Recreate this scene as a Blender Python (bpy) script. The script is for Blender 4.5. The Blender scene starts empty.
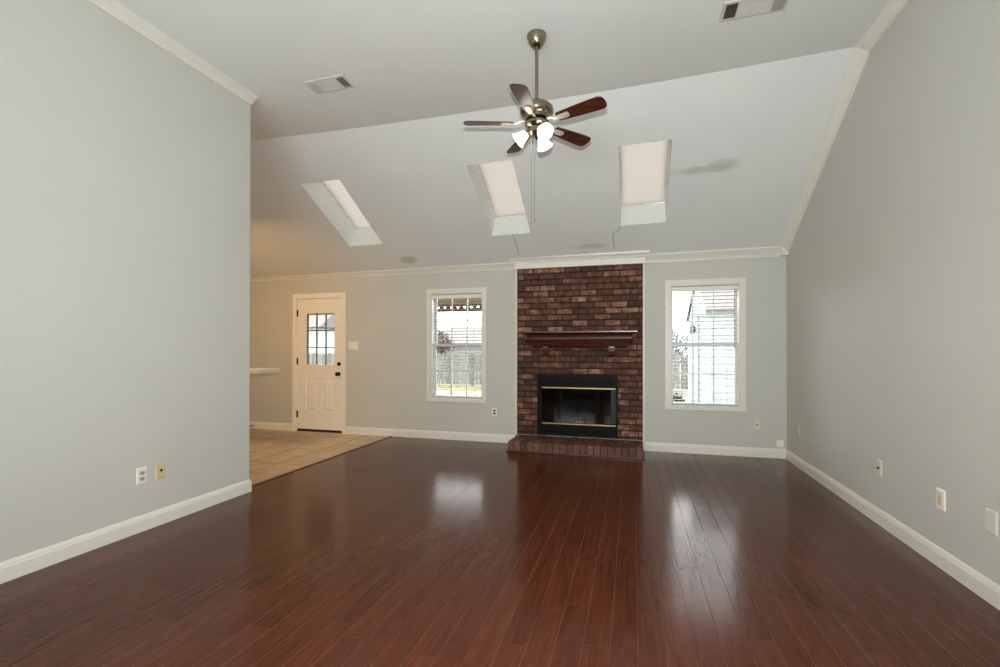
import bpy, math, random
from mathutils import Vector, Matrix
random.seed(7)
S = bpy.context.scene
C = S.collection
PI = math.pi
# ------------------------------------------------------------------ camera, sky, lights, exposure
cam = bpy.data.cameras.new('camera'); co = bpy.data.objects.new('camera', cam); C.objects.link(co)
TH, PITCH, ROLL, HC = 0.2761, 0.0042, 0.0013, 1.2458
cam.sensor_fit = 'HORIZONTAL'; cam.sensor_width = 36.0; cam.lens = 468.68 * 0.036
cam.shift_y = (348.393 - 333.5) / 1000.0
cam.clip_start = 0.02; cam.clip_end = 300
co.matrix_world = (Matrix.Translation((0, 0, HC)) @ Matrix.Rotation(TH, 4, 'Z')
                   @ Matrix.Rotation(PI / 2 + PITCH, 4, 'X') @ Matrix.Rotation(ROLL, 4, 'Z'))
S.camera = co
S.view_settings.view_transform = 'Standard'
S.view_settings.look = 'None'
S.view_settings.gamma = 1.0
S.view_settings.use_curve_mapping = False
S.view_settings.exposure = 0.0
S.cycles.use_denoising = True
S.cycles.denoiser = 'OPENIMAGEDENOISE'
S.cycles.max_bounces = 10
S.cycles.diffuse_bounces = 6
S.cycles.transparent_max_bounces = 24
S.cycles.sample_clamp_indirect = 4.0
S.cycles.caustics_reflective = False
S.cycles.caustics_refractive = False

w = bpy.data.worlds.new('overcast_sky'); S.world = w; w.use_nodes = True
SKY = 10.0
nt = w.node_tree; bg = nt.nodes['Background']
tc = nt.nodes.new('ShaderNodeTexCoord'); sp = nt.nodes.new('ShaderNodeSeparateXYZ')
rp = nt.nodes.new('ShaderNodeValToRGB')
rp.color_ramp.elements[0].position = 0.0; rp.color_ramp.elements[0].color = (0.98, 0.985, 1.0, 1)
rp.color_ramp.elements[1].position = 0.9; rp.color_ramp.elements[1].color = (0.93, 0.965, 1.0, 1)
nt.links.new(tc.outputs['Generated'], sp.inputs[0]); nt.links.new(sp.outputs['Z'], rp.inputs[0])
nt.links.new(rp.outputs[0], bg.inputs['Color']); bg.inputs['Strength'].default_value = SKY


def light(name, kind, loc, power, color, rot=(0, 0, 0), **kw):
    l = bpy.data.lights.new(name, kind); l.energy = power; l.color = color
    for k, v in kw.items(): setattr(l, k, v)
    o = bpy.data.objects.new(name, l); C.objects.link(o); o.location = loc; o.rotation_euler = rot
    return o


# added fill lights behind the camera, aimed up to brighten ceiling and walls
TILT = PI / 2 + 1.05
light('added_fill_light', 'AREA', (-0.2, -2.4, 1.2), 80, (0.87, 0.965, 1.0), (TILT, 0, 0), shape='RECTANGLE', size=1.2, size_y=1.0)
light('added_fill_light', 'AREA', (-1.7, -2.4, 1.2), 80, (0.87, 0.965, 1.0), (TILT, 0, 0), shape='RECTANGLE', size=1.2, size_y=1.0)
# the camera's own flash, just above the lens
light('camera_flash', 'SPOT', (-0.005, 0.02, HC + 0.17), 365, (1.0, 0.995, 0.97), (PI / 2 + 0.03, 0, TH), spot_size=math.radians(158), spot_blend=1.0, shadow_soft_size=0.013)
# warm ceiling lamp of the kitchen round the corner
light('kitchen_lamp_light', 'AREA', (-5.0, 4.05, 2.65), 29, (1.0, 0.58, 0.22), (0.32, 0, 0), shape='DISK', size=0.35)

# ------------------------------------------------------------------ room measures
YB, XR, XL, YL = 6.1085, 1.7083, -3.2473, 3.3707
XK, YR, YK = -6.7, -3.1, 0.9           # kitchen far side, rear wall, kitchen near side


def Hc(X): return 3.47 + 0.0173 * (X + 3.2)
def Yc(X): return 4.195 - 0.0125 * (max(X, -4.2) + 0.4) ** 2
def Zb(X): return 2.415 + 0.008 * X
def slope(X, v):
    return Vector((X, Yc(X) + (YB - Yc(X)) * v, Hc(X) + (Zb(X) - Hc(X)) * v))


# ------------------------------------------------------------------ mesh helpers
class MB:
    def __init__(s): s.v = []; s.f = []
    def add(s, vs, fs, M=None):
        b = len(s.v)
        s.v += [tuple(M @ Vector(p)) if M else tuple(p) for p in vs]
        s.f += [tuple(b + i for i in f) for f in fs]
        return s
    def box(s, x0, x1, y0, y1, z0, z1, M=None):
        x0, x1 = min(x0, x1), max(x0, x1); y0, y1 = min(y0, y1), max(y0, y1); z0, z1 = min(z0, z1), max(z0, z1)
        return s.add([(x0, y0, z0), (x1, y0, z0), (x1, y1, z0), (x0, y1, z0), (x0, y0, z1), (x1, y0, z1), (x1, y1, z1), (x0, y1, z1)],
                     [(0, 3, 2, 1), (4, 5, 6, 7), (0, 1, 5, 4), (1, 2, 6, 5), (2, 3, 7, 6), (3, 0, 4, 7)], M)
    def quad(s, *p): return s.add(p, [tuple(range(len(p)))])
    def lathe(s, prof, n=32, M=None, cap=True):
        vs = []; fs = []
        for r, z in prof:
            for i in range(n):
                a = 2 * PI * i / n; vs.append((r * math.cos(a), r * math.sin(a), z))
        for k in range(len(prof) - 1):
            for i in range(n):
                j = (i + 1) % n; fs.append((k * n + i, k * n + j, (k + 1) * n + j, (k + 1) * n + i))
        if cap:
            fs.append(tuple(reversed(range(n)))); m = (len(prof) - 1) * n; fs.append(tuple(range(m, m + n)))
        return s.add(vs, fs, M)
    def loft(s, rings, closed_profile=True, cap=True):
        n = len(rings[0]); vs = [p for r in rings for p in r]; fs = []
        for k in range(len(rings) - 1):
            for i in range(n if closed_profile else n - 1):
                j = (i + 1) % n; fs.append((k * n + i, k * n + j, (k + 1) * n + j, (k + 1) * n + i))
        if cap and closed_profile:
            fs.append(tuple(reversed(range(n)))); m = (len(rings) - 1) * n; fs.append(tuple(range(m, m + n)))
        return s.add(vs, fs)
    def tube(s, pts, r, n=8):
        pts = [Vector(p) for p in pts]; rings = []
        rr = r if isinstance(r, (list, tuple)) else [r] * len(pts)
        for i, p in enumerate(pts):
            d = (pts[min(i + 1, len(pts) - 1)] - pts[max(i - 1, 0)]).normalized()
            u = d.cross(Vector((0, 0, 1)) if abs(d.z) < 0.9 else Vector((1, 0, 0))).normalized(); q = d.cross(u)
            rings.append([p + (u * math.cos(2 * PI * k / n) + q * math.sin(2 * PI * k / n)) * rr[i] for k in range(n)])
        return s.loft(rings)
    def build(s, name, mat, parent=None, smooth=False, bevel=0, seg=2, loc=None):
        me = bpy.data.meshes.new(name); me.from_pydata(s.v, [], s.f); me.validate(); me.update()
        import bmesh
        bm = bmesh.new(); bm.from_mesh(me); bmesh.ops.recalc_face_normals(bm, faces=bm.faces); bm.to_mesh(me); bm.free()
        if smooth:
            for p in me.polygons: p.use_smooth = True
            try: me.set_sharp_from_angle(angle=math.radians(40))
            except Exception: pass
        me.materials.append(mat)
        o = bpy.data.objects.new(name, me); C.objects.link(o)
        if loc is not None: o.location = loc
        if parent is not None: o.parent = parent
        if bevel:
            b = o.modifiers.new('bevel', 'BEVEL'); b.width = bevel; b.segments = seg; b.limit_method = 'ANGLE'
        return o


def holed(mb, x0, x1, z0, z1, y0, y1, holes, axis='y'):
    """a slab with rectangular holes, as one watertight skin (faces on the hole rims too)"""
    xs = sorted({x0, x1, *[h[0] for h in holes], *[h[1] for h in holes]})
    zs = sorted({z0, z1, *[h[2] for h in holes], *[h[3] for h in holes]})
    xs = [x for x in xs if x0 <= x <= x1]; zs = [z for z in zs if z0 <= z <= z1]
    def solid(i, j):
        if i < 0 or j < 0 or i >= len(xs) - 1 or j >= len(zs) - 1: return False
        cx = (xs[i] + xs[i + 1]) / 2; cz = (zs[j] + zs[j + 1]) / 2
        return not any(h[0] < cx < h[1] and h[2] < cz < h[3] for h in holes)
    P = (lambda x, y, z: (x, y, z)) if axis == 'y' else (lambda x, y, z: (y, x, z))
    for i in range(len(xs) - 1):
        for j in range(len(zs) - 1):
            if not solid(i, j): continue
            a, b, c, d = xs[i], xs[i + 1], zs[j], zs[j + 1]
            mb.quad(P(a, y0, c), P(b, y0, c), P(b, y0, d), P(a, y0, d))
            mb.quad(P(a, y1, c), P(a, y1, d), P(b, y1, d), P(b, y1, c))
            if not solid(i - 1, j): mb.quad(P(a, y0, c), P(a, y0, d), P(a, y1, d), P(a, y1, c))
            if not solid(i + 1, j): mb.quad(P(b, y0, c), P(b, y1, c), P(b, y1, d), P(b, y0, d))
            if not solid(i, j - 1): mb.quad(P(a, y0, c), P(a, y1, c), P(b, y1, c), P(b, y0, c))
            if not solid(i, j + 1): mb.quad(P(a, y0, d), P(b, y0, d), P(b, y1, d), P(a, y1, d))
    return mb


def empty(name, loc=(0, 0, 0), rz=0):
    o = bpy.data.objects.new(name, None); C.objects.link(o); o.location = loc; o.rotation_euler = (0, 0, rz)
    o.empty_display_size = 0.1
    return o
def tag(o, label, cat, group=None):
    o['label'] = label; o['category'] = cat
    if group: o['group'] = group
    return o
def struct(o, label=None):
    o['kind'] = 'structure'
    if label: o['label'] = label
    return o


# ------------------------------------------------------------------ materials
def srgb(r, g, b):
    f = lambda c: (c / 255) / 12.92 if c / 255 <= 0.04045 else ((c / 255 + 0.055) / 1.055) ** 2.4
    return (f(r), f(g), f(b), 1)
class NT:
    def __init__(s, name):
        s.m = bpy.data.materials.new(name); s.m.use_nodes = True; s.t = s.m.node_tree; s.b = s.t.nodes['Principled BSDF']
        s.out = s.t.nodes['Material Output']
    def n(s, typ, **kw):
        x = s.t.nodes.new('ShaderNode' + typ)
        for k, v in kw.items():
            if k.startswith('i_'): x.inputs[k[2:]].default_value = v
            else: setattr(x, k, v)
        return x
    def l(s, a, b): s.t.links.new(a, b)
    def ramp(s, fac, stops, interp='LINEAR'):
        r = s.n('ValToRGB'); cr = r.color_ramp; cr.interpolation = interp
        while len(cr.elements) < len(stops): cr.elements.new(0.5)
        for e, (p, c) in zip(cr.elements, stops): e.position = p; e.color = c
        s.l(fac, r.inputs[0]); return r.outputs[0]
    def math(s, op, a, b=0.0):
        x = s.n('Math', operation=op)
        for i, q in enumerate((a, b)):
            if hasattr(q, 'is_linked'): s.l(q, x.inputs[i])
            else: x.inputs[i].default_value = q
        return x.outputs[0]
    def mix(s, f, a, b, mode='MIX'):
        x = s.n('Mix', data_type='RGBA', blend_type=mode)
        for i, q in ((0, f), (6, a), (7, b)):
            if hasattr(q, 'is_linked'): s.l(q, x.inputs[i])
            else: x.inputs[i].default_value = q
        return x.outputs[2]
    def bump(s, h, strength=0.2, dist=0.01):
        x = s.n('Bump'); x.inputs['Strength'].default_value = strength; x.inputs['Distance'].default_value = dist
        s.l(h, x.inputs['Height']); s.l(x.outputs[0], s.b.inputs['Normal'])
def plain(name, col, rough=0.5, metal=0.0, var=0.04, scale=8.0, spec=0.5):
    m = NT(name); g = m.n('NewGeometry'); no = m.n('TexNoise'); no.inputs['Scale'].default_value = scale; no.inputs['Detail'].default_value = 4
    m.l(g.outputs['Position'], no.inputs['Vector'])
    lo = tuple(c * (1 - var) for c in col[:3]) + (1,); hi = tuple(min(1, c * (1 + var)) for c in col[:3]) + (1,)
    m.l(m.ramp(no.outputs['Fac'], [(0.35, lo), (0.65, hi)]), m.b.inputs['Base Color'])
    m.b.inputs['Roughness'].default_value = rough; m.b.inputs['Metallic'].default_value = metal
    m.b.inputs['Specular IOR Level'].default_value = spec
    return m.m


WALL = plain('painted_wall', srgb(203, 202, 194), 0.6, var=0.012, scale=2.0, spec=0.3)
TRIM = plain('white_trim_paint', srgb(232, 229, 219), 0.35, var=0.012)
DOORM = plain('door_paint', srgb(246, 241, 231), 0.35, var=0.012)
PLASTIC = plain('white_plastic', srgb(240, 237, 226), 0.3, var=0.01)
ALMOND = plain('almond_plastic', srgb(214, 196, 158), 0.35, var=0.02)
PAINTEDPLATE = plain('painted_plate', srgb(216, 213, 200), 0.5, var=0.01)
DARKSLOT = plain('dark_slot', srgb(40, 36, 32), 0.5)
RECEPT = plain('receptacle_plastic', srgb(176, 168, 148), 0.35)
BRONZE = plain('oil_rubbed_bronze', srgb(38, 30, 26), 0.35, 0.6)
NICKEL = plain('brushed_nickel', srgb(150, 138, 120), 0.22, 1.0, var=0.08)
PALENICKEL = plain('satin_bracket_metal', srgb(226, 218, 204), 0.4, 0.5)
BRASS = plain('polished_brass', srgb(186, 158, 98), 0.35, 1.0)
BLACKM = plain('black_enamel', srgb(10, 10, 11), 0.5, var=0.1, spec=0.12)
STEELBLUE = plain('grey_door_edge', srgb(30, 33, 38), 0.6, 0.0)
VENTM = plain('vent_paint', srgb(205, 203, 197), 0.4)
VENTDARK = plain('duct_dark', srgb(58, 58, 56), 0.7)
BLIND = plain('blind_slat_white', srgb(196, 197, 193), 0.45, var=0.01)
SASH = plain('vinyl_sash_white', srgb(226, 228, 226), 0.4, var=0.01)
COUNTER = plain('laminate_counter', srgb(226, 220, 206), 0.3, var=0.03)
CORD = plain('pull_chain_metal', srgb(150, 146, 138), 0.4, 0.5)


def ceiling_mat():
    m = NT('ceiling_paint'); g = m.n('NewGeometry'); base = srgb(216, 217, 216)
    no = m.n('TexNoise'); no.inputs['Scale'].default_value = 1.5; m.l(g.outputs['Position'], no.inputs['Vector'])
    col = m.ramp(no.outputs['Fac'], [(0.3, srgb(227, 230, 228)), (0.7, srgb(231, 233, 230))])
    n2 = m.n('TexNoise'); n2.inputs['Scale'].default_value = 7; n2.inputs['Detail'].default_value = 5; m.l(g.outputs['Position'], n2.inputs['Vector'])
    # water stains, each with a shape of its own: centre (x, y), radii
    for (cx, cy, rx, ry, k) in ((-3.0, 5.90, 0.17, 0.075, 0.75), (0.67, 5.03, 0.36, 0.055, 0.6), (-0.52, 5.89, 0.26, 0.055, 0.5),
                                (0.85, 4.98, 0.16, 0.06, 0.4)):
        mp = m.n('Mapping'); mp.inputs['Location'].default_value = (-cx / rx, -cy / ry, 0); mp.inputs['Scale'].default_value = (1 / rx, 1 / ry, 0)
        m.l(g.outputs['Position'], mp.inputs['Vector'])
        ln = m.n('VectorMath', operation='LENGTH'); m.l(mp.outputs[0], ln.inputs[0])
        d = m.math('ADD', ln.outputs['Value'], m.math('MULTIPLY', m.math('SUBTRACT', n2.outputs['Fac'], 0.5), 1.2))
        fac = m.math('MULTIPLY', m.ramp(d, [(0.45, (1, 1, 1, 1)), (1.1, (0, 0, 0, 1))]), k)
        col = m.mix(fac, col, srgb(186, 185, 176))
    m.l(col, m.b.inputs['Base Color']); m.b.inputs['Roughness'].default_value = 0.75; m.b.inputs['Specular IOR Level'].default_value = 0.2
    return m.m
CEIL = ceiling_mat()


def wood_floor():
    m = NT('dark_wood_planks'); g = m.n('NewGeometry'); rnd = g.outputs['Random Per Island']
    cb = m.n('CombineXYZ'); m.l(m.math('MULTIPLY', rnd, 41.0), cb.inputs[0]); m.l(m.math('MULTIPLY', rnd, 173.0), cb.inputs[1]); m.l(m.math('MULTIPLY', rnd, 9.0), cb.inputs[2])
    ad = m.n('VectorMath', operation='ADD'); m.l(g.outputs['Position'], ad.inputs[0]); m.l(cb.outputs[0], ad.inputs[1])
    # cathedral grain: contour lines of a stretched noise field
    mp = m.n('Mapping'); mp.inputs['Scale'].default_value = (11, 0.9, 1); m.l(ad.outputs[0], mp.inputs[0])
    no = m.n('TexNoise'); no.inputs['Scale'].default_value = 1.0; no.inputs['Detail'].default_value = 1.5; no.inputs['Distortion'].default_value = 0.3; m.l(mp.outputs[0], no.inputs[0])
    rings = m.math('MULTIPLY_ADD', m.math('SINE', m.math('MULTIPLY', no.outputs['Fac'], 62.0)), 0.5); rings.node.inputs[2].default_value = 0.5
    ringc = m.ramp(rings, [(0.0, (0, 0, 0, 1)), (1.0, (1, 1, 1, 1))])
    mp2 = m.n('Mapping'); mp2.inputs['Scale'].default_value = (140, 3.0, 1); m.l(ad.outputs[0], mp2.inputs[0])
    fine = m.n('TexNoise'); fine.inputs['Scale'].default_value = 1.0; fine.inputs['Detail'].default_value = 5; m.l(mp2.outputs[0], fine.inputs[0])
    f = m.math('ADD', m.math('MULTIPLY', ringc, 0.13), m.math('MULTIPLY', fine.outputs['Fac'], 0.42))
    f = m.math('ADD', f, m.math('MULTIPLY', rnd, 0.14))
    col = m.ramp(f, [(0.15, srgb(62, 30, 18)), (0.40, srgb(84, 42, 26)), (0.70, srgb(110, 59, 39))])
    # scuffed, slightly dusty patches
    big = m.n('TexNoise'); big.inputs['Scale'].default_value = 0.9; big.inputs['Detail'].default_value = 4; m.l(g.outputs['Position'], big.inputs[0])
    m.l(col, m.b.inputs['Base Color'])
    m.l(m.math('ADD', m.math('MULTIPLY', big.outputs['Fac'], 0.12), m.math('ADD', m.math('MULTIPLY', fine.outputs['Fac'], 0.08), 0.07)), m.b.inputs['Roughness'])
    m.b.inputs['Specular IOR Level'].default_value = 0.22
    m.bump(ringc, 0.02, 0.0004)
    return m.m
FLOOR = wood_floor()


def tile_mat():
    m = NT('beige_ceramic_tile'); g = m.n('NewGeometry')
    no = m.n('TexNoise'); no.inputs['Scale'].default_value = 5; no.inputs['Detail'].default_value = 6; m.l(g.outputs['Position'], no.inputs[0])
    col = m.ramp(m.math('ADD', m.math('MULTIPLY', no.outputs['Fac'], 0.8), m.math('MULTIPLY', g.outputs['Random Per Island'], 0.2)),
                 [(0.3, srgb(176, 152, 120)), (0.7, srgb(206, 184, 150))])
    m.l(col, m.b.inputs['Base Color']); m.b.inputs['Roughness'].default_value = 0.35
    return m.m
TILE = tile_mat()
GROUT = plain('tile_grout', srgb(120, 96, 70), 0.9)


def brick_mat(name, stops, rough=0.8, sheen=False):
    m = NT(name); g = m.n('NewGeometry')
    no = m.n('TexNoise'); no.inputs['Scale'].default_value = 14; no.inputs['Detail'].default_value = 6; no.inputs['Roughness'].default_value = 0.65; m.l(g.outputs['Position'], no.inputs[0])
    f = m.math('ADD', m.math('MULTIPLY', m.math('POWER', g.outputs['Random Per Island'], 1.3), 0.50), m.math('SUBTRACT', m.math('MULTIPLY', no.outputs['Fac'], 1.35), 0.36))
    m.l(m.ramp(f, stops), m.b.inputs['Base Color']); m.b.inputs['Roughness'].default_value = rough
    n2 = m.n('TexNoise'); n2.inputs['Scale'].default_value = 90; n2.inputs['Detail'].default_value = 4; m.l(g.outputs['Position'], n2.inputs[0])
    m.bump(n2.outputs['Fac'], 0.5, 0.004)
    return m.m
BRICK = brick_mat('red_brown_brick', [(0.12, srgb(46, 31, 21)), (0.36, srgb(76, 46, 32)), (0.56, srgb(98, 59, 43)), (0.76, srgb(134, 92, 74)), (0.95, srgb(170, 134, 112))])
HEARTHB = brick_mat('hearth_brick', [(0.12, srgb(50, 34, 22)), (0.45, srgb(88, 54, 37)), (0.9, srgb(126, 80, 58))], 0.6)
MORTAR = plain('dark_mortar', srgb(46, 33, 24), 0.9, var=0.15, scale=40)


def wood(name, a, b, rough=0.3, axis=0):
    m = NT(name); tc = m.n('TexCoord'); mp = m.n('Mapping'); sc = [30, 30, 30]; sc[axis] = 2; mp.inputs['Scale'].default_value = sc
    m.l(tc.outputs['Object'], mp.inputs[0]); no = m.n('TexNoise'); no.inputs['Scale'].default_value = 1.4; no.inputs['Detail'].default_value = 5; m.l(mp.outputs[0], no.inputs[0])
    m.l(m.ramp(no.outputs['Fac'], [(0.3, a), (0.7, b)]), m.b.inputs['Base Color']); m.b.inputs['Roughness'].default_value = rough
    return m.m
MANTEL = wood('cherry_mantel_wood', srgb(58, 28, 18), srgb(90, 46, 30), 0.25)
BLADE = wood('walnut_fan_blade', srgb(58, 29, 19), srgb(88, 46, 31), 0.25)
SHOE = wood('dark_shoe_molding', srgb(70, 30, 24), srgb(100, 50, 40), 0.3)


def glass_mat(name, tint, gloss):
    m = NT(name); m.t.nodes.remove(m.b)
    tr = m.n('BsdfTransparent'); tr.inputs[0].default_value = tint; gl = m.n('BsdfGlossy'); gl.inputs['Roughness'].default_value = 0.03
    fr = m.n('Fresnel'); fr.inputs[0].default_value = 1.45
    mx = m.n('MixShader'); m.l(m.math('MULTIPLY', fr.outputs[0], gloss), mx.inputs[0]); m.l(tr.outputs[0], mx.inputs[1]); m.l(gl.outputs[0], mx.inputs[2]); m.l(mx.outputs[0], m.out.inputs[0])
    return m.m
GLASS = glass_mat('window_glass', (0.97, 0.985, 0.98, 1), 0.8)
SMOKE = glass_mat('smoked_fireplace_glass', (0.38, 0.37, 0.35, 1), 0.9)


def translucent(name, col, mixdiff=0.15):
    m = NT(name); m.t.nodes.remove(m.b)
    t = m.n('BsdfTranslucent'); t.inputs[0].default_value = col; d = m.n('BsdfDiffuse'); d.inputs[0].default_value = (0.8, 0.78, 0.74, 1)
    mx = m.n('MixShader'); mx.inputs[0].default_value = mixdiff; m.l(t.outputs[0], mx.inputs[1]); m.l(d.outputs[0], mx.inputs[2]); m.l(mx.outputs[0], m.out.inputs[0])
    return m.m
MILKY = translucent('milky_skylight_acrylic', (0.080, 0.072, 0.061, 1), 0.03)


def emit(name, col, st):
    m = NT(name); m.b.inputs['Base Color'].default_value = (0.9, 0.88, 0.84, 1); m.b.inputs['Roughness'].default_value = 0.3
    m.b.inputs['Emission Color'].default_value = col; m.b.inputs['Emission Strength'].default_value = st
    return m.m
SHADE = emit('lit_frosted_glass', (1.0, 0.95, 0.86, 1), 4.0)

# ------------------------------------------------------------------ floor
XT = -3.35          # where wood meets tile
def planks():
    mb = MB(); W = 0.1125; x = XR; bv, dp = 0.0013, 0.0013
    k = 0
    while x > XT - 0.0001:
        xa = max(x - W, XT); y = YR + random.uniform(-0.9, 0)
        while y < YB:
            L = random.choice((0.5, 0.75, 0.95, 1.2, 1.2)) * random.uniform(0.9, 1.1)
            a, b = max(y, YR), min(y + L, YB)
            if b - a > 0.02 and x - xa > 0.01:
                t1, t2 = random.uniform(-1, 1) * 0.0003, random.uniform(-1, 1) * 0.0003
                c = [(xa, a), (x, a), (x, b), (xa, b)]; i = [(xa + bv, a + bv), (x - bv, a + bv), (x - bv, b - bv), (xa + bv, b - bv)]
                z = [-t1 - t2, t1 - t2, t1 + t2, -t1 + t2]
                mb.add([(p[0], p[1], -dp) for p in c] + [(p[0], p[1], q * 0.5) for p, q in zip(i, z)],
                       [(4, 5, 6, 7), (0, 1, 5, 4), (1, 2, 6, 5), (2, 3, 7, 6), (3, 0, 4, 7)])
            y += L
        x -= W
    return mb
fl = struct(planks().build('floor', FLOOR), 'dark reddish brown wood plank floor')
fl.data.materials.append(plain('dusty_plank_seam', srgb(98, 67, 53), 0.8, var=0.3, scale=3))
for p in fl.data.polygons:                      # worn bevels along the long sides of each plank
    if p.index % 5 in (2, 4): p.material_index = 1
mb = MB(); ts, gp = 0.37, 0.011
y = YB + 0.03
tiles = MB()
while y > YK:
    x = XT - 0.035
    while x > XK:
        a, b = max(x - ts + gp, XK), x; c, d = max(y - ts + gp, YK), min(y, YB)
        if b - a > 0.02 and d - c > 0.02:
            e = 0.003
            tiles.add([(a, c, -0.004), (b, c, -0.004), (b, d, -0.004), (a, d, -0.004), (a + e, c + e, 0), (b - e, c + e, 0), (b - e, d - e, 0), (a + e, d - e, 0)],
                      [(4, 5, 6, 7), (0, 1, 5, 4), (1, 2, 6, 5), (2, 3, 7, 6), (3, 0, 4, 7)])
        x -= ts
    y -= ts
tf = struct(tiles.build('floor_tile', TILE), 'beige ceramic tile floor by the door')
MB().box(XK, XT, YK, YB, -0.02, -0.0025).build('grout', GROUT, tf)
# threshold strip between wood and tile
struct(MB().box(XT - 0.03, XT + 0.012, YL + 0.005, YB - 0.016, -0.002, 0.006).build('trim_1', SHOE, bevel=0.004), 'dark wood strip between planks and tile')

# ------------------------------------------------------------------ ceiling with three skylight wells
V0, V1, WELL = 0.262, 0.745, 0.31
SKYX = [(-3.712, -3.213), (-1.700, -1.203), (-0.137, 0.359)]
nrm = Vector((0, 0.495, 0.869)).normalized()
def ceiling():
    mb = MB()
    xs = {XK, XR}
    for a, b in SKYX: xs |= {a, b}
    n = 36
    for i in range(n): xs.add(XK + (XR - XK) * i / n)
    xs = sorted(xs)
    ins = lambda a, b: any(s[0] - 1e-6 <= a and b <= s[1] + 1e-6 for s in SKYX)
    for a, b in zip(xs[:-1], xs[1:]):
        mb.quad((a, YR, Hc(a)), (a, Yc(a), Hc(a)), (b, Yc(b), Hc(b)), (b, YR, Hc(b)))
        for v, u in ((0, V0), (V0, V1), (V1, 1.0)):
            if v == V0 and ins(a, b):
                for q, up in ((V0, 1), (V1, 0)):
                    mb.quad(slope(a, q), slope(b, q), slope(b, q) + nrm * WELL, slope(a, q) + nrm * WELL)
                continue
            mb.quad(slope(a, v), slope(a, u), slope(b, u), slope(b, v))
    for a, b in SKYX:
        for x in (a, b):
            mb.quad(slope(x, V0), slope(x, V1), slope(x, V1) + nrm * WELL, slope(x, V0) + nrm * WELL)
    # merge
    o = mb.build('ceiling', CEIL)
    import bmesh
    bm = bmesh.new(); bm.from_mesh(o.data); bmesh.ops.remove_doubles(bm, verts=bm.verts, dist=1e-4)
    bmesh.ops.recalc_face_normals(bm, faces=bm.faces)
    bm.to_mesh(o.data); bm.free()
    return o
struct(ceiling(), 'pale grey vaulted ceiling, flat then sloping to the fireplace wall')
ce = bpy.data.objects['ceiling']
CRACK = plain('open_drywall_joint', srgb(140, 137, 130), 0.9)
for pts in ([(-1.435, .747), (-1.425, .80), (-1.422, .86), (-1.428, .915)], [(-.150, .746), (-.155, .775), (-.215, .79), (-.232, .82), (-.226, .86), (-.214, .925)]):
    MB().tube([slope(x, v) for x, v in pts], 0.004, 6).build('crack', CRACK, ce)
for i, ((a, b), lab) in enumerate(zip(SKYX, ('white skylight pane in the leftmost ceiling well', 'white skylight pane in the middle ceiling well', 'white skylight pane in the rightmost ceiling well'))):
    g = empty('skylight', slope((a + b) / 2, (V0 + V1) / 2) + nrm * WELL)
    inv = Matrix.Translation(-g.location)
    c = [slope(a, V0) + nrm * WELL, slope(b, V0) + nrm * WELL, slope(b, V1) + nrm * WELL, slope(a, V1) + nrm * WELL]
    # frame of four bars, then the domed acrylic
    fr = MB(); up = nrm
    u = (c[1] - c[0]).normalized(); t = (c[3] - c[0]).normalized(); wd = 0.012
    def bar(p, q, d):
        fr.add([p, q, q + d * wd, p + d * wd] + [z + up * 0.05 for z in (p, q, q + d * wd, p + d * wd)],
               [(0, 3, 2, 1), (4, 5, 6, 7), (0, 1, 5, 4), (1, 2, 6, 5), (2, 3, 7, 6), (3, 0, 4, 7)], inv)
    bar(c[0] - u * .01 - t * .01, c[1] + u * .01 - t * .01, t); bar(c[3] - u * .01 + t * .01, c[2] + u * .01 + t * .01, -t)
    bar(c[0] - u * .01, c[3] - u * .01, u); bar(c[1] + u * .01, c[2] + u * .01, -u)
    fr.build('frame', TRIM, g)
    dm = MB(); N = 10
    for r in range(N + 1):
        for s_ in range(N + 1):
            p = c[0] + (c[1] - c[0]) * (s_ / N) + (c[3] - c[0]) * (r / N)
            h = 0.05 * (1 - (2 * r / N - 1) ** 4) * (1 - (2 * s_ / N - 1) ** 4)
            dm.v.append(tuple(inv @ (p + up * (0.004 + h))))
    for r in range(N):
        for s_ in range(N):
            q = r * (N + 1) + s_; dm.f.append((q, q + 1, q + N + 2, q + N + 1))
    dm.build('dome', MILKY, g, smooth=True)
    tag(g, lab, 'skylight', 'skylights')

# ------------------------------------------------------------------ walls
WIN = [(-2.744, -1.981, 0.570, 2.043), (0.444, 1.219, 0.570, 2.043)]
DOOR = (-5.000, -4.176, 0.0, 2.036)
FIRE = (-1.180, -0.208, 0.170, 0.900)
WT = 0.16
wb = MB(); holed(wb, XK, XR + 0.12, 0, 2.46, YB, YB + WT, WIN + [DOOR, FIRE])
struct(wb.build('wall_back', WALL), 'greige back wall with door, windows and fireplace')
def poly_wall(name, pts, dx, lab):
    mb = MB(); n = len(pts)
    mb.add(list(pts) + [(p[0] + dx[0], p[1] + dx[1], p[2]) for p in pts],
           [tuple(range(n)), tuple(reversed(range(n, 2 * n)))] + [(i, (i + 1) % n, n + (i + 1) % n, n + i) for i in range(n)])
    return struct(mb.build(name, WALL), lab)
h = 0.03
poly_wall('wall_right', [(XR, YR, 0), (XR, YB, 0), (XR, YB, Zb(XR) + h), (XR, Yc(XR), Hc(XR) + h), (XR, YR, Hc(XR) + h)], (0.12, 0), 'tall greige wall on the right')
poly_wall('wall_left', [(XL, YR, 0), (XL, YL, 0), (XL, YL, Hc(XL) + h), (XL, YR, Hc(XL) + h)], (-0.115, 0), 'pale grey wall on the left ending at the kitchen')
poly_wall('wall_kitchen', [(XK, YK, 0), (XK, YB, 0), (XK, YB, Zb(XK) + h), (XK, Yc(XK), Hc(XK) + h), (XK, YK, Hc(XK) + h)], (-0.12, 0), 'kitchen side wall')
struct(MB().box(XK, XL - 0.115, YK - 0.1, YK, 0, 3.46).build('wall_kitchen_near', WALL), 'kitchen near wall')
struct(MB().box(XL, XR, YR - 0.15, YR, 0, 3.6).build('wall_rear', WALL), 'wall behind the photographer')

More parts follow.
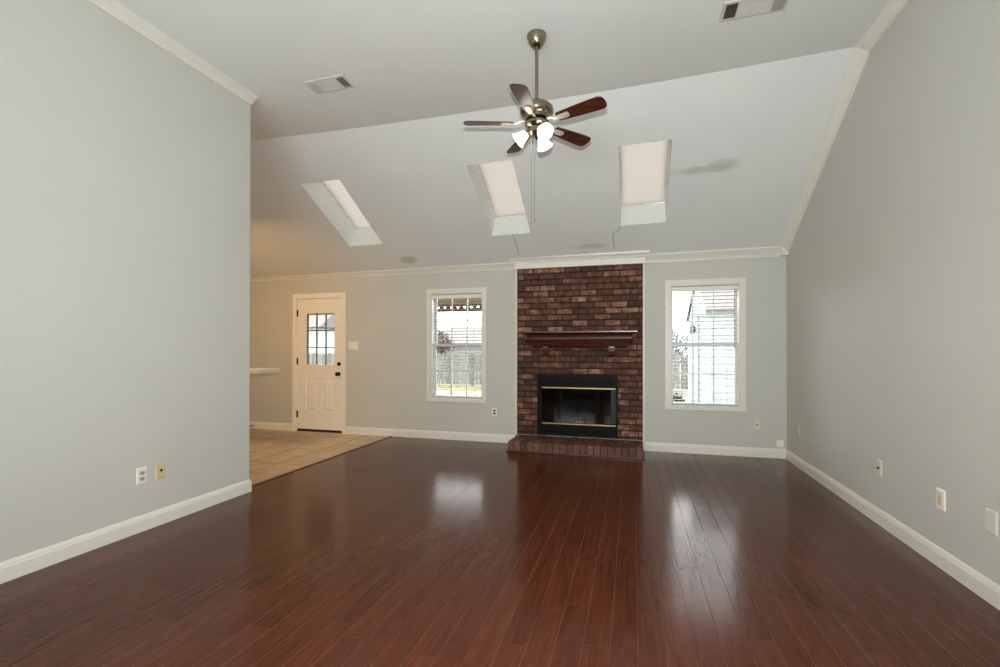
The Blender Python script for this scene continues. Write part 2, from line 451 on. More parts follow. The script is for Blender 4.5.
# ------------------------------------------------------------------ baseboards
BP = [(0, 0), (0.014, 0), (0.014, 0.078), (0.011, 0.086), (0.011, 0.092), (0.005, 0.108), (0, 0.110)]
def base_run(name, p, q, out, lab=None, parent=None, e0=0, e1=0):
    p, q, out = Vector(p), Vector(q), Vector(out); d = (q - p).normalized()
    rings = [[p + out * a + Vector((0, 0, z)) + d * (e0 * a) for a, z in BP], [q + out * a + Vector((0, 0, z)) - d * (e1 * a) for a, z in BP]]
    mb = MB().loft(rings)
    return struct(mb.build(name, TRIM), lab)
base_run('baseboard_back', (-1.503 - 0.02, YB, 0), (-4.121, YB, 0), (0, -1, 0), 'white baseboard between door and fireplace')
base_run('baseboard_back_right', (0.14, YB, 0), (XR, YB, 0), (0, -1, 0), 'white baseboard right of the fireplace', e1=1)
base_run('baseboard_back_left', (-5.058, YB, 0), (XK, YB, 0), (0, -1, 0), 'white baseboard left of the door')
base_run('baseboard_right', (XR, YR, 0), (XR, YB, 0), (-1, 0, 0), 'white baseboard along the right wall', e1=1)
base_run('baseboard_left', (XL, YR, 0), (XL, YL, 0), (1, 0, 0), 'white baseboard along the left wall', e1=-1)
base_run('baseboard_end', (XL, YL, 0), (XL - 0.115, YL, 0), (0, 1, 0), 'white baseboard on the end of the left wall', e0=-1)

# ------------------------------------------------------------------ crown mouldings
def crown_prof(hh, b):
    return [(0, 0), (0, b), (0.14 * hh, b), (0.2 * hh, 0.88 * b), (0.34 * hh, 0.8 * b), (0.5 * hh, 0.55 * b), (0.66 * hh, 0.36 * b), (0.8 * hh, 0.30 * b), (0.84 * hh, 0.2 * b), (hh, 0.18 * b), (hh, 0)]
def crown(name, secs, lab, up=True):
    """secs: list of (corner point, down vector, out vector, height, projection)"""
    rings = []
    for P, dn, out, hh, b in secs:
        P, dn, out = Vector(P), Vector(dn), Vector(out)
        rings.append([P + dn * a + out * q for a, q in crown_prof(hh, b)])
    return struct(MB().loft(rings).build(name, TRIM, smooth=True), lab)
crown('trim_2', [((XL, YR, Hc(XL)), (0, 0, -1), (1, 0, 0), 0.062, 0.085), ((XL, YL + 0.0, Hc(XL)), (0, 0, -1), (1, 0, 0), 0.062, 0.085)], 'white crown moulding along the left wall')
sl = math.atan2(Hc(XR) - Zb(XR), YB - Yc(XR)); dn = (0, -math.sin(sl), -math.cos(sl))
mid = Vector((0, 0, -1)).lerp(Vector(dn), 0.5).normalized()
crown('trim_3', [((XR, YR, Hc(XR)), (0, 0, -1), (-1, 0, 0), 0.07, 0.085), ((XR, Yc(XR), Hc(XR)), tuple(mid), (-1, 0, 0), 0.075, 0.085)], 'white crown moulding along the flat top of the right wall')
crown('trim_4', [((XR, Yc(XR), Hc(XR)), tuple(mid), (-1, 0, 0), 0.075, 0.085), ((XR, YB, Zb(XR)), dn, (-1, 0, 0), 0.098, 0.085)], 'white crown moulding down the slope of the right wall')
def back_crown(name, xa, xb, lab):
    zb = 2.336
    s = lambda x: ((x, YB, Zb(x) + 0.015), (0, 0, -1), (0, -1, 0), Zb(x) + 0.015 - zb, 0.05 + 0.004 * (x + 5))
    crown(name, [s(xa), s(xb)], lab)
back_crown('trim_5', XK, -1.525, 'white crown moulding above the door')
back_crown('trim_6', 0.150, XR - 0.06, 'white crown moulding above the right window')
struct(MB().add([(XR - 0.068, YB - 0.085, 2.338), (XR, YB - 0.085, 2.338), (XR, YB, 2.338), (XR - 0.068, YB, 2.338),
                 (XR - 0.068, YB - 0.085, 2.462), (XR - 0.001, YB - 0.085, 2.40), (XR, YB, 2.41), (XR - 0.068, YB, 2.41)],
                [(0, 3, 2, 1), (4, 5, 6, 7), (0, 1, 5, 4), (1, 2, 6, 5), (2, 3, 7, 6), (3, 0, 4, 7)]).build('trim_7', TRIM), 'white corner block of the crown moulding')
# cornice over the brick
X0, X1 = -1.483, 0.119
cp = [(0.0, 2.326), (0.062, 2.326), (0.062, 2.334), (0.050, 2.338), (0.050, 2.402), (0.060, 2.408), (0.066, 2.424), (0.085, 2.442), (0.098, 2.452), (0.102, 2.470), (0.112, 2.474), (0.112, 2.483), (0.0, 2.483)]
mb = MB()
ringsx = [[Vector((X0 - 0.035 - max(0, a - 0.05), YB - a, z)) for a, z in cp], [Vector((X1 + 0.03 + max(0, a - 0.05), YB - a, z)) for a, z in cp]]
mb.loft(ringsx)
struct(mb.build('trim_8', TRIM), 'wide white cornice over the brick chimney breast')
struct(MB().box(X0 - 0.022, X0 - 0.001, YB - 0.042, YB, 0.133, 2.327).build('trim_9', TRIM, bevel=0.004), 'narrow white strip left of the brick')
struct(MB().box(X1 + 0.001, X1 + 0.024, YB - 0.042, YB, 0.02, 2.327).build('trim_10', TRIM, bevel=0.004), 'narrow white strip right of the brick')

# ------------------------------------------------------------------ fireplace
fp = empty('fireplace', ((X0 + X1) / 2, YB, 0)); fo = Vector(fp.location)
tag(fp, 'red-brown brick fireplace with wooden mantel shelf and black glass firebox', 'fireplace')
FL = lambda o: (setattr(o, 'location', -fo), o)[1]
YF = YB - 0.03
FO = (-1.206, -0.182, 0.155, 0.932)       # black frame outline
mb = MB(); CH = 0.0775; BL = 0.206; mt = 0.0125
z = 2.326; row = 0
while z > 0.135:
    z0 = max(z - CH + 0.0155, 0.134); x = X0 - (BL / 2 if row % 2 else 0) + random.uniform(-0.02, 0.02)
    while x < X1:
        a, b = max(x, X0), min(x + BL - mt, X1)
        for aa, bb in ([(a, b)] if not (z0 < FO[3] and z > FO[2]) else [(a, min(b, FO[0])), (max(a, FO[1]), b)]):
            if bb - aa > 0.02 and z - z0 > 0.012:
                j = random.uniform(-0.0025, 0.0025)
                mb.box(aa, bb, YF + j, YB - 0.002, z0, z)
        x += BL
    z -= CH; row += 1
bf = FL(mb.build('brick_face', BRICK, fp, bevel=0.003, seg=1))
mo = MB(); holed(mo, X0, X1, 0.13, 2.326, YF + 0.013, YB - 0.0005, [FO]); FL(mo.build('mortar', MORTAR, fp))
# hearth: rowlock bricks, two rows
YH = 5.582
mb = MB(); n = 20; pw = (X1 + 0.0 - X0) / n
for i in range(n):
    a, b = X0 + i * pw + 0.004, X0 + (i + 1) * pw - 0.004
    mb.box(a, b, YH + random.uniform(0, .004), YH + 0.215, 0.018, 0.128 + random.uniform(-.002, .002))
    mb.box(a + 0.01, b + 0.01 if i < n - 1 else b, YH + 0.225, YF - 0.002, 0.018, 0.128 + random.uniform(-.002, .002))
hb = FL(mb.build('hearth', HEARTHB, fp, bevel=0.004, seg=1))
hm = MB().box(X0 + 0.004, X1 - 0.004, YH + 0.006, YF - 0.001, 0.0, 0.122).build('mortar', MORTAR, fp); FL(hm)
sh = MB(); sh.box(X0 - 0.014, X1 + 0.014, YH - 0.018, YH - 0.001, 0.001, 0.022); sh.box(X0 - 0.014, X0 - 0.001, YH, YB - 0.02, 0.001, 0.022); sh.box(X1 + 0.001, X1 + 0.014, YH, YB - 0.02, 0.001, 0.022)
FL(sh.build('shoe_molding', SHOE, fp, bevel=0.006))
# firebox
fx0, fx1, fz0, fz1 = FO
frm = MB(); holed(frm, fx0, fx1, fz0, fz1, YF - 0.022, YF + 0.03, [(-1.148, -0.205, 0.300, 0.762)])
for k in range(4): frm.box(fx0 + 0.05, fx1 - 0.05, YF - 0.026, YF - 0.02, 0.800 + k * 0.028, 0.812 + k * 0.028)
for k in range(3): frm.box(fx0 + 0.05, fx1 - 0.05, YF - 0.026, YF - 0.02, 0.185 + k * 0.028, 0.197 + k * 0.028)
fb = FL(frm.build('firebox', BLACKM, fp, bevel=0.003, seg=1))
def ref_mat():
    m = NT('sooty_refractory'); g = m.n('NewGeometry'); mp = m.n('Mapping'); mp.inputs['Scale'].default_value = (9, 9, 2.2); m.l(g.outputs['Position'], mp.inputs[0])
    no = m.n('TexNoise'); no.inputs['Scale'].default_value = 1.0; no.inputs['Detail'].default_value = 5; m.l(mp.outputs[0], no.inputs[0])
    m.l(m.ramp(no.outputs['Fac'], [(0.42, srgb(15, 14, 13)), (0.58, srgb(34, 32, 28)), (0.75, srgb(84, 78, 69))]), m.b.inputs['Base Color']); m.b.inputs['Roughness'].default_value = 0.9
    return m.m
REF = ref_mat()
ib = MB(); ya, yb_ = YF + 0.03, YB + 0.46; xi0, xi1 = -1.188, -0.200; xb0, xb1 = -1.0, -0.40; za, zb_ = 0.162, 0.908
ib.quad((xb0, yb_, za), (xb1, yb_, za), (xb1, yb_, zb_), (xb0, yb_, zb_)); ib.quad((xi0, ya, za), (xb0, yb_, za), (xb0, yb_, zb_), (xi0, ya, zb_))
ib.quad((xi1, ya, za), (xi1, ya, zb_), (xb1, yb_, zb_), (xb1, yb_, za)); ib.quad((xi0, ya, za), (xi1, ya, za), (xb1, yb_, za), (xb0, yb_, za)); ib.quad((xi0, ya, zb_), (xb0, yb_, zb_), (xb1, yb_, zb_), (xi1, ya, zb_))
ib2 = ib.build('refractory_panels', REF, fb)
gr = MB()
for k in range(6):
    x = -0.93 + k * 0.09; gr.tube([(x, YB + 0.08, 0.40), (x, YB + 0.08, 0.28), (x, YB + 0.34, 0.26), (x, YB + 0.34, 0.36)], 0.009, 6)
gr.tube([(-0.95, YB + 0.12, 0.27), (-0.46, YB + 0.12, 0.27)], 0.008, 6); gr.tube([(-0.95, YB + 0.30, 0.258), (-0.46, YB + 0.30, 0.258)], 0.008, 6)
for x in (-0.9, -0.5): gr.tube([(x, YB + 0.2, 0.27), (x, YB + 0.2, 0.163)], 0.008, 6)
gr.build('grate', BLACKM, fb, smooth=True)
for (z0, z1, dz) in ((0.754, 0.771, 0), (0.290, 0.307, 0)):
    m_ = MB().box(-1.144, -0.206, YF - 0.040, YF - 0.023, z0, z1); m_.build('brass_bar', BRASS, fb, bevel=0.005)
gd = MB()
for a, b in ((-1.140, -0.910), (-0.906, -0.676), (-0.672, -0.445), (-0.441, -0.268)): gd.box(a, b, YF - 0.012, YF - 0.006, 0.313, 0.747)
gd.build('glass_door', SMOKE, fb)
MB().box(-0.266, -0.212, YF - 0.020, YF - 0.004, 0.313, 0.747).build('door_edge', STEELBLUE, fb, bevel=0.004)
for x in (-0.693, -0.655): MB().tube([(x, YF - 0.012, 0.330), (x, YF - 0.040, 0.330)], 0.008, 10).build('door_knob', BRASS, fb, smooth=True)
# mantel shelf: top board, cove, band, bed mould, two corbels
def mantel_profile():
    return [(0.0, 1.488), (0.236, 1.488), (0.240, 1.484), (0.240, 1.470), (0.236, 1.466), (0.190, 1.464), (0.158, 1.450), (0.146, 1.428), (0.144, 1.402), (0.176, 1.398),
            (0.178, 1.386), (0.172, 1.378), (0.160, 1.350), (0.152, 1.328), (0.142, 1.324), (0.100, 1.322), (0.096, 1.306), (0.086, 1.302), (0.078, 1.288), (0.060, 1.284), (0.056, 1.268), (0.0, 1.268)]
mb = MB(); mp_ = mantel_profile()
xa, xb = -1.185, -0.125
mb.loft([[Vector((xa - a * 0.92, YF - 0.0035 - a, z)) for a, z in mp_], [Vector((xb + a * 0.76, YF - 0.0035 - a, z)) for a, z in mp_]])
ms = FL(mb.build('mantel_shelf', MANTEL, fp, smooth=True))
for cx in (-1.083, -0.252):
    pf = [(0, 1.300), (0.118, 1.300), (0.120, 1.268), (0.112, 1.258), (0.098, 1.256), (0.100, 1.236), (0.090, 1.226), (0.074, 1.224), (0.070, 1.206), (0.056, 1.190), (0.030, 1.184), (0, 1.182)]
    q = MB(); q.loft([[Vector((cx - 0.035, YF - 0.003 - a, z)) for a, z in pf], [Vector((cx + 0.035, YF - 0.003 - a, z)) for a, z in pf]])
    q.build('corbel', MANTEL, ms, bevel=0.002, seg=1)

# ------------------------------------------------------------------ windows
def window(idx, hole, lab):
    a, b, c, d = hole; zm = 1.322
    g = struct(empty('window_%d' % idx, ((a + b) / 2, YB, c)), lab); off = Vector((-(a + b) / 2, -YB, -c))
    def P(mb, name, mat, par=g, bevel=0.0, smooth=False):
        o = mb.build(name, mat, par, bevel=bevel, seg=1, smooth=smooth)
        if par is g: o.location = off
        return o
    m = MB(); holed(m, a - 0.060, b + 0.060, c - 0.043, d + 0.065, YB - 0.018, YB + 0.0, [(a, b, c, d)]); P(m, 'casing', TRIM, bevel=0.004)
    m = MB(); t = 0.012
    holed(m, a, b, c, d, YB + 0.0005, YB + WT, [(a + t, b - t, c + t, d - t)]); P(m, 'jamb', TRIM)
    a, b, c, d = a + t, b - t, c + t, d - t
    for nm, z0, z1, y0 in (('upper_sash', zm - 0.018, d, YB + 0.118), ('lower_sash', c, zm + 0.018, YB + 0.092)):
        m = MB(); r = 0.024; holed(m, a, b, z0, z1, y0, y0 + 0.026, [(a + r, b - r, z0 + r, z1 - r)])
        s = P(m, nm, SASH)
        mm = MB(); iw = (b - a - 2 * r) / 3; ih = (z1 - z0 - 2 * r) / 2
        for k in (1, 2): mm.box(a + r + k * iw - 0.008, a + r + k * iw + 0.008, y0 + 0.006, y0 + 0.022, z0 + r, z1 - r)
        mm.box(a + r, b - r, y0 + 0.007, y0 + 0.021, z0 + r + ih - 0.008, z0 + r + ih + 0.008)
        mm.build('muntins', SASH, s)
        MB().box(a + r, b - r, y0 + 0.0125, y0 + 0.0155, z0 + r, z1 - r).build('pane', GLASS, s)
    MB().box((a + b) / 2 - 0.03, (a + b) / 2 + 0.03, YB + 0.078, YB + 0.0915, zm + 0.002, zm + 0.016).build('sash_lock', SASH, g).location = off
    return g
window(1, WIN[0], 'white double-hung window left of the fireplace')
window(2, WIN[1], 'white double-hung window right of the fireplace')
def blind(hole, lab, wand):
    a, b, c, d = hole; a += 0.016; b -= 0.016; t = d - 0.020; cb = c + 0.012
    g = empty('window_blind', ((a + b) / 2, YB + 0.045, t)); off = -Vector(g.location)
    yc = YB + 0.028
    MB().box(a, b, yc - 0.028, yc + 0.028, t - 0.052, t - 0.001).build('headrail', PLASTIC, g, bevel=0.003, seg=1).location = off
    m = MB(); z = t - 0.075
    while z > cb + 0.035:
        # slightly crowned slat
        hw = 0.024; tl = 0.07
        ring = [(yc - hw, z - 0.0015 + hw * tl), (yc - hw * 0.4, z + 0.0008 + hw * 0.4 * tl), (yc + hw * 0.4, z + 0.0008 - hw * 0.4 * tl), (yc + hw, z - 0.0015 - hw * tl),
                (yc + hw, z + 0.0008 - hw * tl), (yc + hw * 0.4, z + 0.0032 - hw * 0.4 * tl), (yc - hw * 0.4, z + 0.0032 + hw * 0.4 * tl), (yc - hw, z + 0.0008 + hw * tl)]
        m.loft([[Vector((a + 0.004, y, q)) for y, q in ring], [Vector((b - 0.004, y, q)) for y, q in ring]])
        z -= 0.0435
    m.build('slats', BLIND, g).location = off
    MB().box(a + 0.003, b - 0.003, yc - 0.024, yc + 0.024, cb + 0.002, cb + 0.022).build('bottom_rail', BLIND, g, bevel=0.003, seg=1).location = off
    m = MB()
    for f in (0.16, 0.84):
        x = a + (b - a) * f
        for y in (yc - 0.026, yc + 0.026): m.tube([(x, y, t - 0.05), (x, y, cb + 0.02)], 0.0012, 4)
    m.build('ladder_cord', BLIND, g).location = off
    x = a + (b - a) * wand
    MB().tube([(x, yc - 0.034, t - 0.04), (x, yc - 0.036, t - 0.75)], 0.0045, 8).build('tilt_wand', BLIND, g, smooth=True).location = off
    tag(g, lab, 'blind', 'window blinds')
blind(WIN[0], 'open white slatted blind in the window left of the fireplace', 0.07)
blind(WIN[1], 'open white slatted blind in the window right of the fireplace', 0.94)

# ------------------------------------------------------------------ entry door
g = struct(empty('door_1', (-4.588, YB, 0)), 'cream door with nine-pane glass'); off = -Vector(g.location)
m = MB(); holed(m, -5.058, -4.121, 0, 2.11, YB - 0.018, YB, [(DOOR[0], DOOR[1], -1, DOOR[3])]); m.build('casing', DOORM, g, bevel=0.004, seg=1).location = off
m = MB(); holed(m, DOOR[0], DOOR[1], 0, DOOR[3], YB + 0.0005, YB + WT, [(DOOR[0] + 0.006, DOOR[1] - 0.006, -1, DOOR[3] - 0.006)]); m.build('jamb', DOORM, g).location = off
sx0, sx1, sz0, sz1, ys = -4.991, -4.185, 0.036, 2.026, YB + 0.012
GL = (-4.818, -4.325, 1.025, 1.808); PN = [(-4.832, -4.626, 0.305, 0.806), (-4.537, -4.335, 0.305, 0.806)]
m = MB(); holed(m, sx0, sx1, sz0, sz1, ys, ys + 0.042, [GL] + PN); sl_ = m.build('door_leaf', DOORM, g); sl_.location = off
m = MB()
for p in PN:
    a, b, c, d = p
    # bevelled raised panel set into a groove
    q = [(a, ys + 0.009, c), (b, ys + 0.009, c), (b, ys + 0.009, d), (a, ys + 0.009, d)]
    i1 = 0.022; i2 = 0.045
    r1 = [(a + i1, ys + 0.011, c + i1), (b - i1, ys + 0.011, c + i1), (b - i1, ys + 0.011, d - i1), (a + i1, ys + 0.011, d - i1)]
    r2 = [(a + i2, ys + 0.003, c + i2), (b - i2, ys + 0.003, c + i2), (b - i2, ys + 0.003, d - i2), (a + i2, ys + 0.003, d - i2)]
    m.add(q + r1 + r2, [(k, (k + 1) % 4, 4 + (k + 1) % 4, 4 + k) for k in range(4)] + [(4 + k, 4 + (k + 1) % 4, 8 + (k + 1) % 4, 8 + k) for k in range(4)] + [(8, 9, 10, 11)])
m.build('raised_panels', DOORM, sl_)
m = MB(); holed(m, GL[0] - 0.022, GL[1] + 0.022, GL[2] - 0.022, GL[3] + 0.022, ys - 0.009, ys, [GL]); m.build('lite_frame', DOORM, sl_, bevel=0.004, seg=1)
LEAD = plain('grey_glazing_bar', srgb(96, 97, 95), 0.5)
m = MB(); gw, gh = (GL[1] - GL[0]) / 3, (GL[3] - GL[2]) / 3
for k in (1, 2):
    m.box(GL[0] + k * gw - 0.0075, GL[0] + k * gw + 0.0075, ys + 0.008, ys + 0.030, GL[2], GL[3]); m.box(GL[0], GL[1], ys + 0.009, ys + 0.029, GL[2] + k * gh - 0.0075, GL[2] + k * gh + 0.0075)
m.box(GL[0], GL[0] + 0.013, ys + 0.007, ys + 0.030, GL[2], GL[3]); m.box(GL[1] - 0.011, GL[1], ys + 0.007, ys + 0.030, GL[2], GL[3])
m.build('glazing_bars', LEAD, sl_)
MB().box(GL[0], GL[1], ys + 0.018, ys + 0.022, GL[2], GL[3]).build('pane', GLASS, sl_)
RY = Matrix.Rotation(PI / 2, 4, 'X')
def knobset(name, x, z, prof):
    o = MB().lathe(prof, 20, Matrix.Translation((x, ys, z)) @ RY).build(name, BRONZE, sl_, smooth=True); return o
knobset('door_knob', -4.252, 0.888, [(0.030, 0), (0.030, 0.006), (0.012, 0.010), (0.011, 0.030), (0.022, 0.036), (0.030, 0.046), (0.030, 0.056), (0.022, 0.064), (0.004, 0.067)])
knobset('deadbolt', -4.248, 1.038, [(0.030, 0), (0.030, 0.010), (0.025, 0.018), (0.008, 0.020)])
for z in (1.812, 1.075, 0.26):
    m = MB(); m.box(-4.997, -4.975, ys - 0.003, ys + 0.002, z - 0.05, z + 0.05); m.lathe([(0.007, -0.052), (0.007, 0.052)], 10, Matrix.Translation((-4.993, ys - 0.006, z)))
    m.build('hinge', BRONZE, sl_, smooth=True)
MB().box(sx0 + 0.004, sx1 - 0.004, ys + 0.002, ys + 0.035, 0.010, 0.0355).build('door_sweep', BRONZE, sl_)
MB().box(DOOR[0] + 0.006, DOOR[1] - 0.006, YB + 0.002, YB + WT, 0.001, 0.010).build('threshold', BRONZE, g).location = off

# ------------------------------------------------------------------ plates on the walls
def plate(kind, name, cx, cz, wall, at_, lab, w_=0.072, h_=0.115, mat=PLASTIC, group=None, cat='outlet'):
    """built facing -Y about its centre, then turned to its wall"""
    rot = {'back': 0, 'right': -PI / 2, 'left': PI / 2}[wall]
    loc = {'back': (cx, YB, cz), 'right': (XR, cx, cz), 'left': (XL, cx, cz)}[wall]
    g = empty(name, loc, rot)
    x, y = w_ / 2, h_ / 2
    p = MB(); e = 0.006
    p.add([(-x, 0, -y), (x, 0, -y), (x, 0, y), (-x, 0, y), (-x, -0.003, -y), (x, -0.003, -y), (x, -0.003, y), (-x, -0.003, y),
           (-x + e, -0.007, -y + e), (x - e, -0.007, -y + e), (x - e, -0.007, y - e), (-x + e, -0.007, y - e)],
          [(3, 2, 1, 0), (8, 9, 10, 11)] + [(k, (k + 1) % 4, 4 + (k + 1) % 4, 4 + k) for k in range(4)] + [(4 + k, 4 + (k + 1) % 4, 8 + (k + 1) % 4, 8 + k) for k in range(4)])
    p.build('plate', mat, g)
    if kind[0] == 'duplex':
        for s in (1, -1):
            m = MB(); zc = s * 0.0195; ring = []
            for k in range(20):
                t = 2 * PI * k / 20; ring.append((0.0172 * math.cos(t), zc + max(-0.0125, min(0.0125, 0.0172 * math.sin(t)))))
            m.loft([[Vector((u, -0.0065, v)) for u, v in ring], [Vector((u, -0.009, v)) for u, v in ring]])
            r = m.build('receptacle', kind[1], g)
            q = MB(); q.box(-0.0075, -0.0050, -0.0096, -0.0088, zc - 0.002, zc + 0.007); q.box(0.0050, 0.0075, -0.0096, -0.0088, zc - 0.001, zc + 0.006)
            q.lathe([(0.0026, 0.0088), (0.0026, 0.0096)], 10, Matrix.Translation((0, 0, zc - 0.0075)) @ RY); q.build('slots', DARKSLOT, r)
        MB().lathe([(0.003, 0.006), (0.003, 0.0078), (0.001, 0.0082)], 10, RY).build('screw', mat, g)
    elif kind[0] == 'jack':
        m = MB().lathe([(0.010, 0.0065), (0.010, 0.009), (0.006, 0.0092), (0.006, 0.017), (0.003, 0.017)], 14, RY); m.build('jack', DARKSLOT, g, smooth=True)
        for s in (1, -1): MB().lathe([(0.003, 0.006), (0.003, 0.0078), (0.001, 0.0082)], 10, Matrix.Translation((0, 0, s * 0.042)) @ RY).build('screw', kind[1], g)
    elif kind[0] == 'decora':
        m = MB().box(-0.017, 0.017, -0.0095, -0.0065, -0.034, 0.034); r = m.build('insert', kind[1], g, bevel=0.001, seg=1)
        for s in (1, -1): MB().box(-0.010, 0.010, -0.0105, -0.0095, s * 0.017 - 0.010, s * 0.017 + 0.010).build('receptacle', ALMOND, r)
    elif kind[0] == 'blank':
        for s in (1, -1): MB().lathe([(0.003, 0.006), (0.003, 0.0078), (0.001, 0.0082)], 10, Matrix.Translation((0, 0, s * 0.042)) @ RY).build('screw', mat, g)
    elif kind[0] == 'switch':
        for sx in (-0.023, 0.023):
            MB().add([(sx - 0.005, -0.0065, -0.012), (sx + 0.005, -0.0065, -0.012), (sx + 0.005, -0.0065, 0.012), (sx - 0.005, -0.0065, 0.012),
                      (sx - 0.004, -0.017, 0.004), (sx + 0.004, -0.017, 0.004), (sx + 0.004, -0.015, 0.010), (sx - 0.004, -0.015, 0.010)],
                     [(0, 3, 2, 1), (4, 5, 6, 7), (0, 1, 5, 4), (1, 2, 6, 5), (2, 3, 7, 6), (3, 0, 4, 7)]).build('toggle', PLASTIC, g)
    return tag(g, lab, cat, group)
plate(('duplex', RECEPT), 'wall_outlet', 2.430, 0.381, 'left', 0, 'white double socket low on the left wall, left of the almond plate')
plate(('jack', ALMOND), 'cable_plate', 2.565, 0.386, 'left', 0, 'almond cable plate with dark centre low on the left wall', mat=ALMOND, cat='wall plate')
plate(('duplex', ALMOND), 'wall_outlet', 5.70, 0.389, 'right', 0, 'beige double socket on the right wall nearest the back corner', mat=ALMOND)
plate(('jack', PAINTEDPLATE), 'cable_plate', 3.992, 0.404, 'right', 0, 'white cable plate with small dark jack, second from the back corner on the right wall', mat=PAINTEDPLATE, cat='wall plate')
plate(('decora', ALMOND), 'wall_outlet', 3.290, 0.392, 'right', 0, 'white framed socket with tan insert on the right wall', w_=0.078, h_=0.117)
plate(('blank', 0), 'blank_plate', 2.895, 0.400, 'right', 0, 'wall-coloured blank plate on the right wall nearest the photo edge', w_=0.080, h_=0.118, mat=PAINTEDPLATE, cat='wall plate')
plate(('duplex', DARKSLOT), 'wall_outlet', -1.806, 0.409, 'back', 0, 'white double socket between left window and fireplace')
plate(('jack', PAINTEDPLATE), 'cable_plate', 1.398, 0.378, 'back', 0, 'pale cable plate with dark centre below and right of the right window', mat=PAINTEDPLATE, cat='wall plate')
plate(('none', 0), 'blank_plate', 1.640, 0.170, 'back', 0, 'small square white plate just above the baseboard in the right back corner', w_=0.075, h_=0.082, cat='wall plate')
plate(('switch', 0), 'light_switch', -3.995, 1.312, 'back', 0, 'white two-toggle light switch plate right of the door', w_=0.165, h_=0.122, cat='light switch')
# spring door stop on the baseboard
g = empty('door_stop', (-5.80, YB - 0.014, 0.048))
m = MB(); m.lathe([(0.011, 0), (0.011, 0.004), (0.006, 0.006), (0.006, 0.062)], 12, RY); m.build('spring', BRONZE, g, smooth=True)
MB().lathe([(0.008, 0.061), (0.009, 0.066), (0.008, 0.076), (0.003, 0.078)], 12, RY).build('tip', DARKSLOT, g, smooth=True)
tag(g, 'small dark door stop on the white baseboard left of the door', 'door stop')

# ------------------------------------------------------------------ kitchen counter end
g = empty('counter', (-5.3, 5.0, 0)); off = -Vector(g.location)
ring = []
for k in range(13):
    t = -PI / 2 + PI * k / 12; ring.append((-4.49 - 0.06 + 0.06 * max(0, math.cos(t)), 5.0 + (0.16 if math.sin(t) > 0 else -0.16) + 0.06 * math.sin(t)))
ring = [(-6.69, 4.78)] + ring + [(-6.69, 5.22)]
m = MB().loft([[Vector((x, y, 0.948)) for x, y in ring], [Vector((x, y, 1.004)) for x, y in ring]]); m.build('countertop', COUNTER, g, bevel=0.006).location = off
MB().box(-6.69, -5.02, 4.90, 5.16, 0.001, 0.947).build('base', TRIM, g).location = off
tag(g, 'pale breakfast bar counter end showing past the left wall', 'counter')

# ------------------------------------------------------------------ ceiling registers
def vent(x0, x1, y0, y1, lab):
    cx, cy = (x0 + x1) / 2, (y0 + y1) / 2; g = empty('ceiling_vent', (cx, cy, Hc(cx)))
    g.rotation_euler = (0, -math.atan(0.0173), 0)
    w_, h_ = (x1 - x0) / 2, (y1 - y0) / 2; b = 0.022
    m = MB(); xa, ya_ = w_ - b, h_ - b
    o_ = [(-w_, -h_), (w_, -h_), (w_, h_), (-w_, h_)]; i_ = [(-xa, -ya_), (xa, -ya_), (xa, ya_), (-xa, ya_)]
    vs = [(x, y, 0) for x, y in o_] + [(x * .985, y * .97, -0.006) for x, y in o_] + [(x, y, -0.008) for x, y in i_] + [(x, y, 0.0) for x, y in i_]
    m.add(vs, [(k + 4 * r, (k + 1) % 4 + 4 * r, (k + 1) % 4 + 4 * r + 4, k + 4 * r + 4) for r in range(3) for k in range(4)]); m.build('frame', VENTM, g)
    MB().box(-xa, xa, -ya_, ya_, -0.0008, -0.0002).build('duct', VENTDARK, g)
    e = xa * 0.58
    def slat(mb, p, q, dirv, tilt):
        p, q, d = Vector(p), Vector(q), Vector(dirv); u = (d * math.cos(tilt) + Vector((0, 0, -1)) * math.sin(tilt)) * 0.0115; nn = Vector((0, 0, 0.0012))
        mb.add([p, q, q + u, p + u] + [z + nn for z in (p, q, q + u, p + u)], [(0, 3, 2, 1), (4, 5, 6, 7), (0, 1, 5, 4), (1, 2, 6, 5), (2, 3, 7, 6), (3, 0, 4, 7)])
    for side in (-1, 1):
        m = MB(); n = 7
        for k in range(n):
            x = side * (e + 0.008 + (xa - e - 0.008) * k / n); slat(m, (x, -ya_, -0.002), (x, ya_, -0.002), (side, 0, 0), 1.12)
        m.build('side_louvers', VENTM, g)
    m = MB(); n = 8
    for k in range(n):
        y = -ya_ + 2 * ya_ * (k + 0.0) / n; slat(m, (-e, y, -0.002), (e, y, -0.002), (0, 1, 0), 0.35)
    m.box(-e - 0.004, -e, -ya_, ya_, -0.010, -0.001); m.box(e, e + 0.004, -ya_, ya_, -0.010, -0.001)
    m.build('centre_louvers', VENTM, g)
    return tag(g, lab, 'ceiling vent', 'ceiling vents')
vent(-2.645, -2.262, 3.300, 3.488, 'white ceiling vent on the left, near the left wall crown')
vent(0.575, 0.985, 3.355, 3.548, 'white ceiling vent cut by the top edge of the photo')

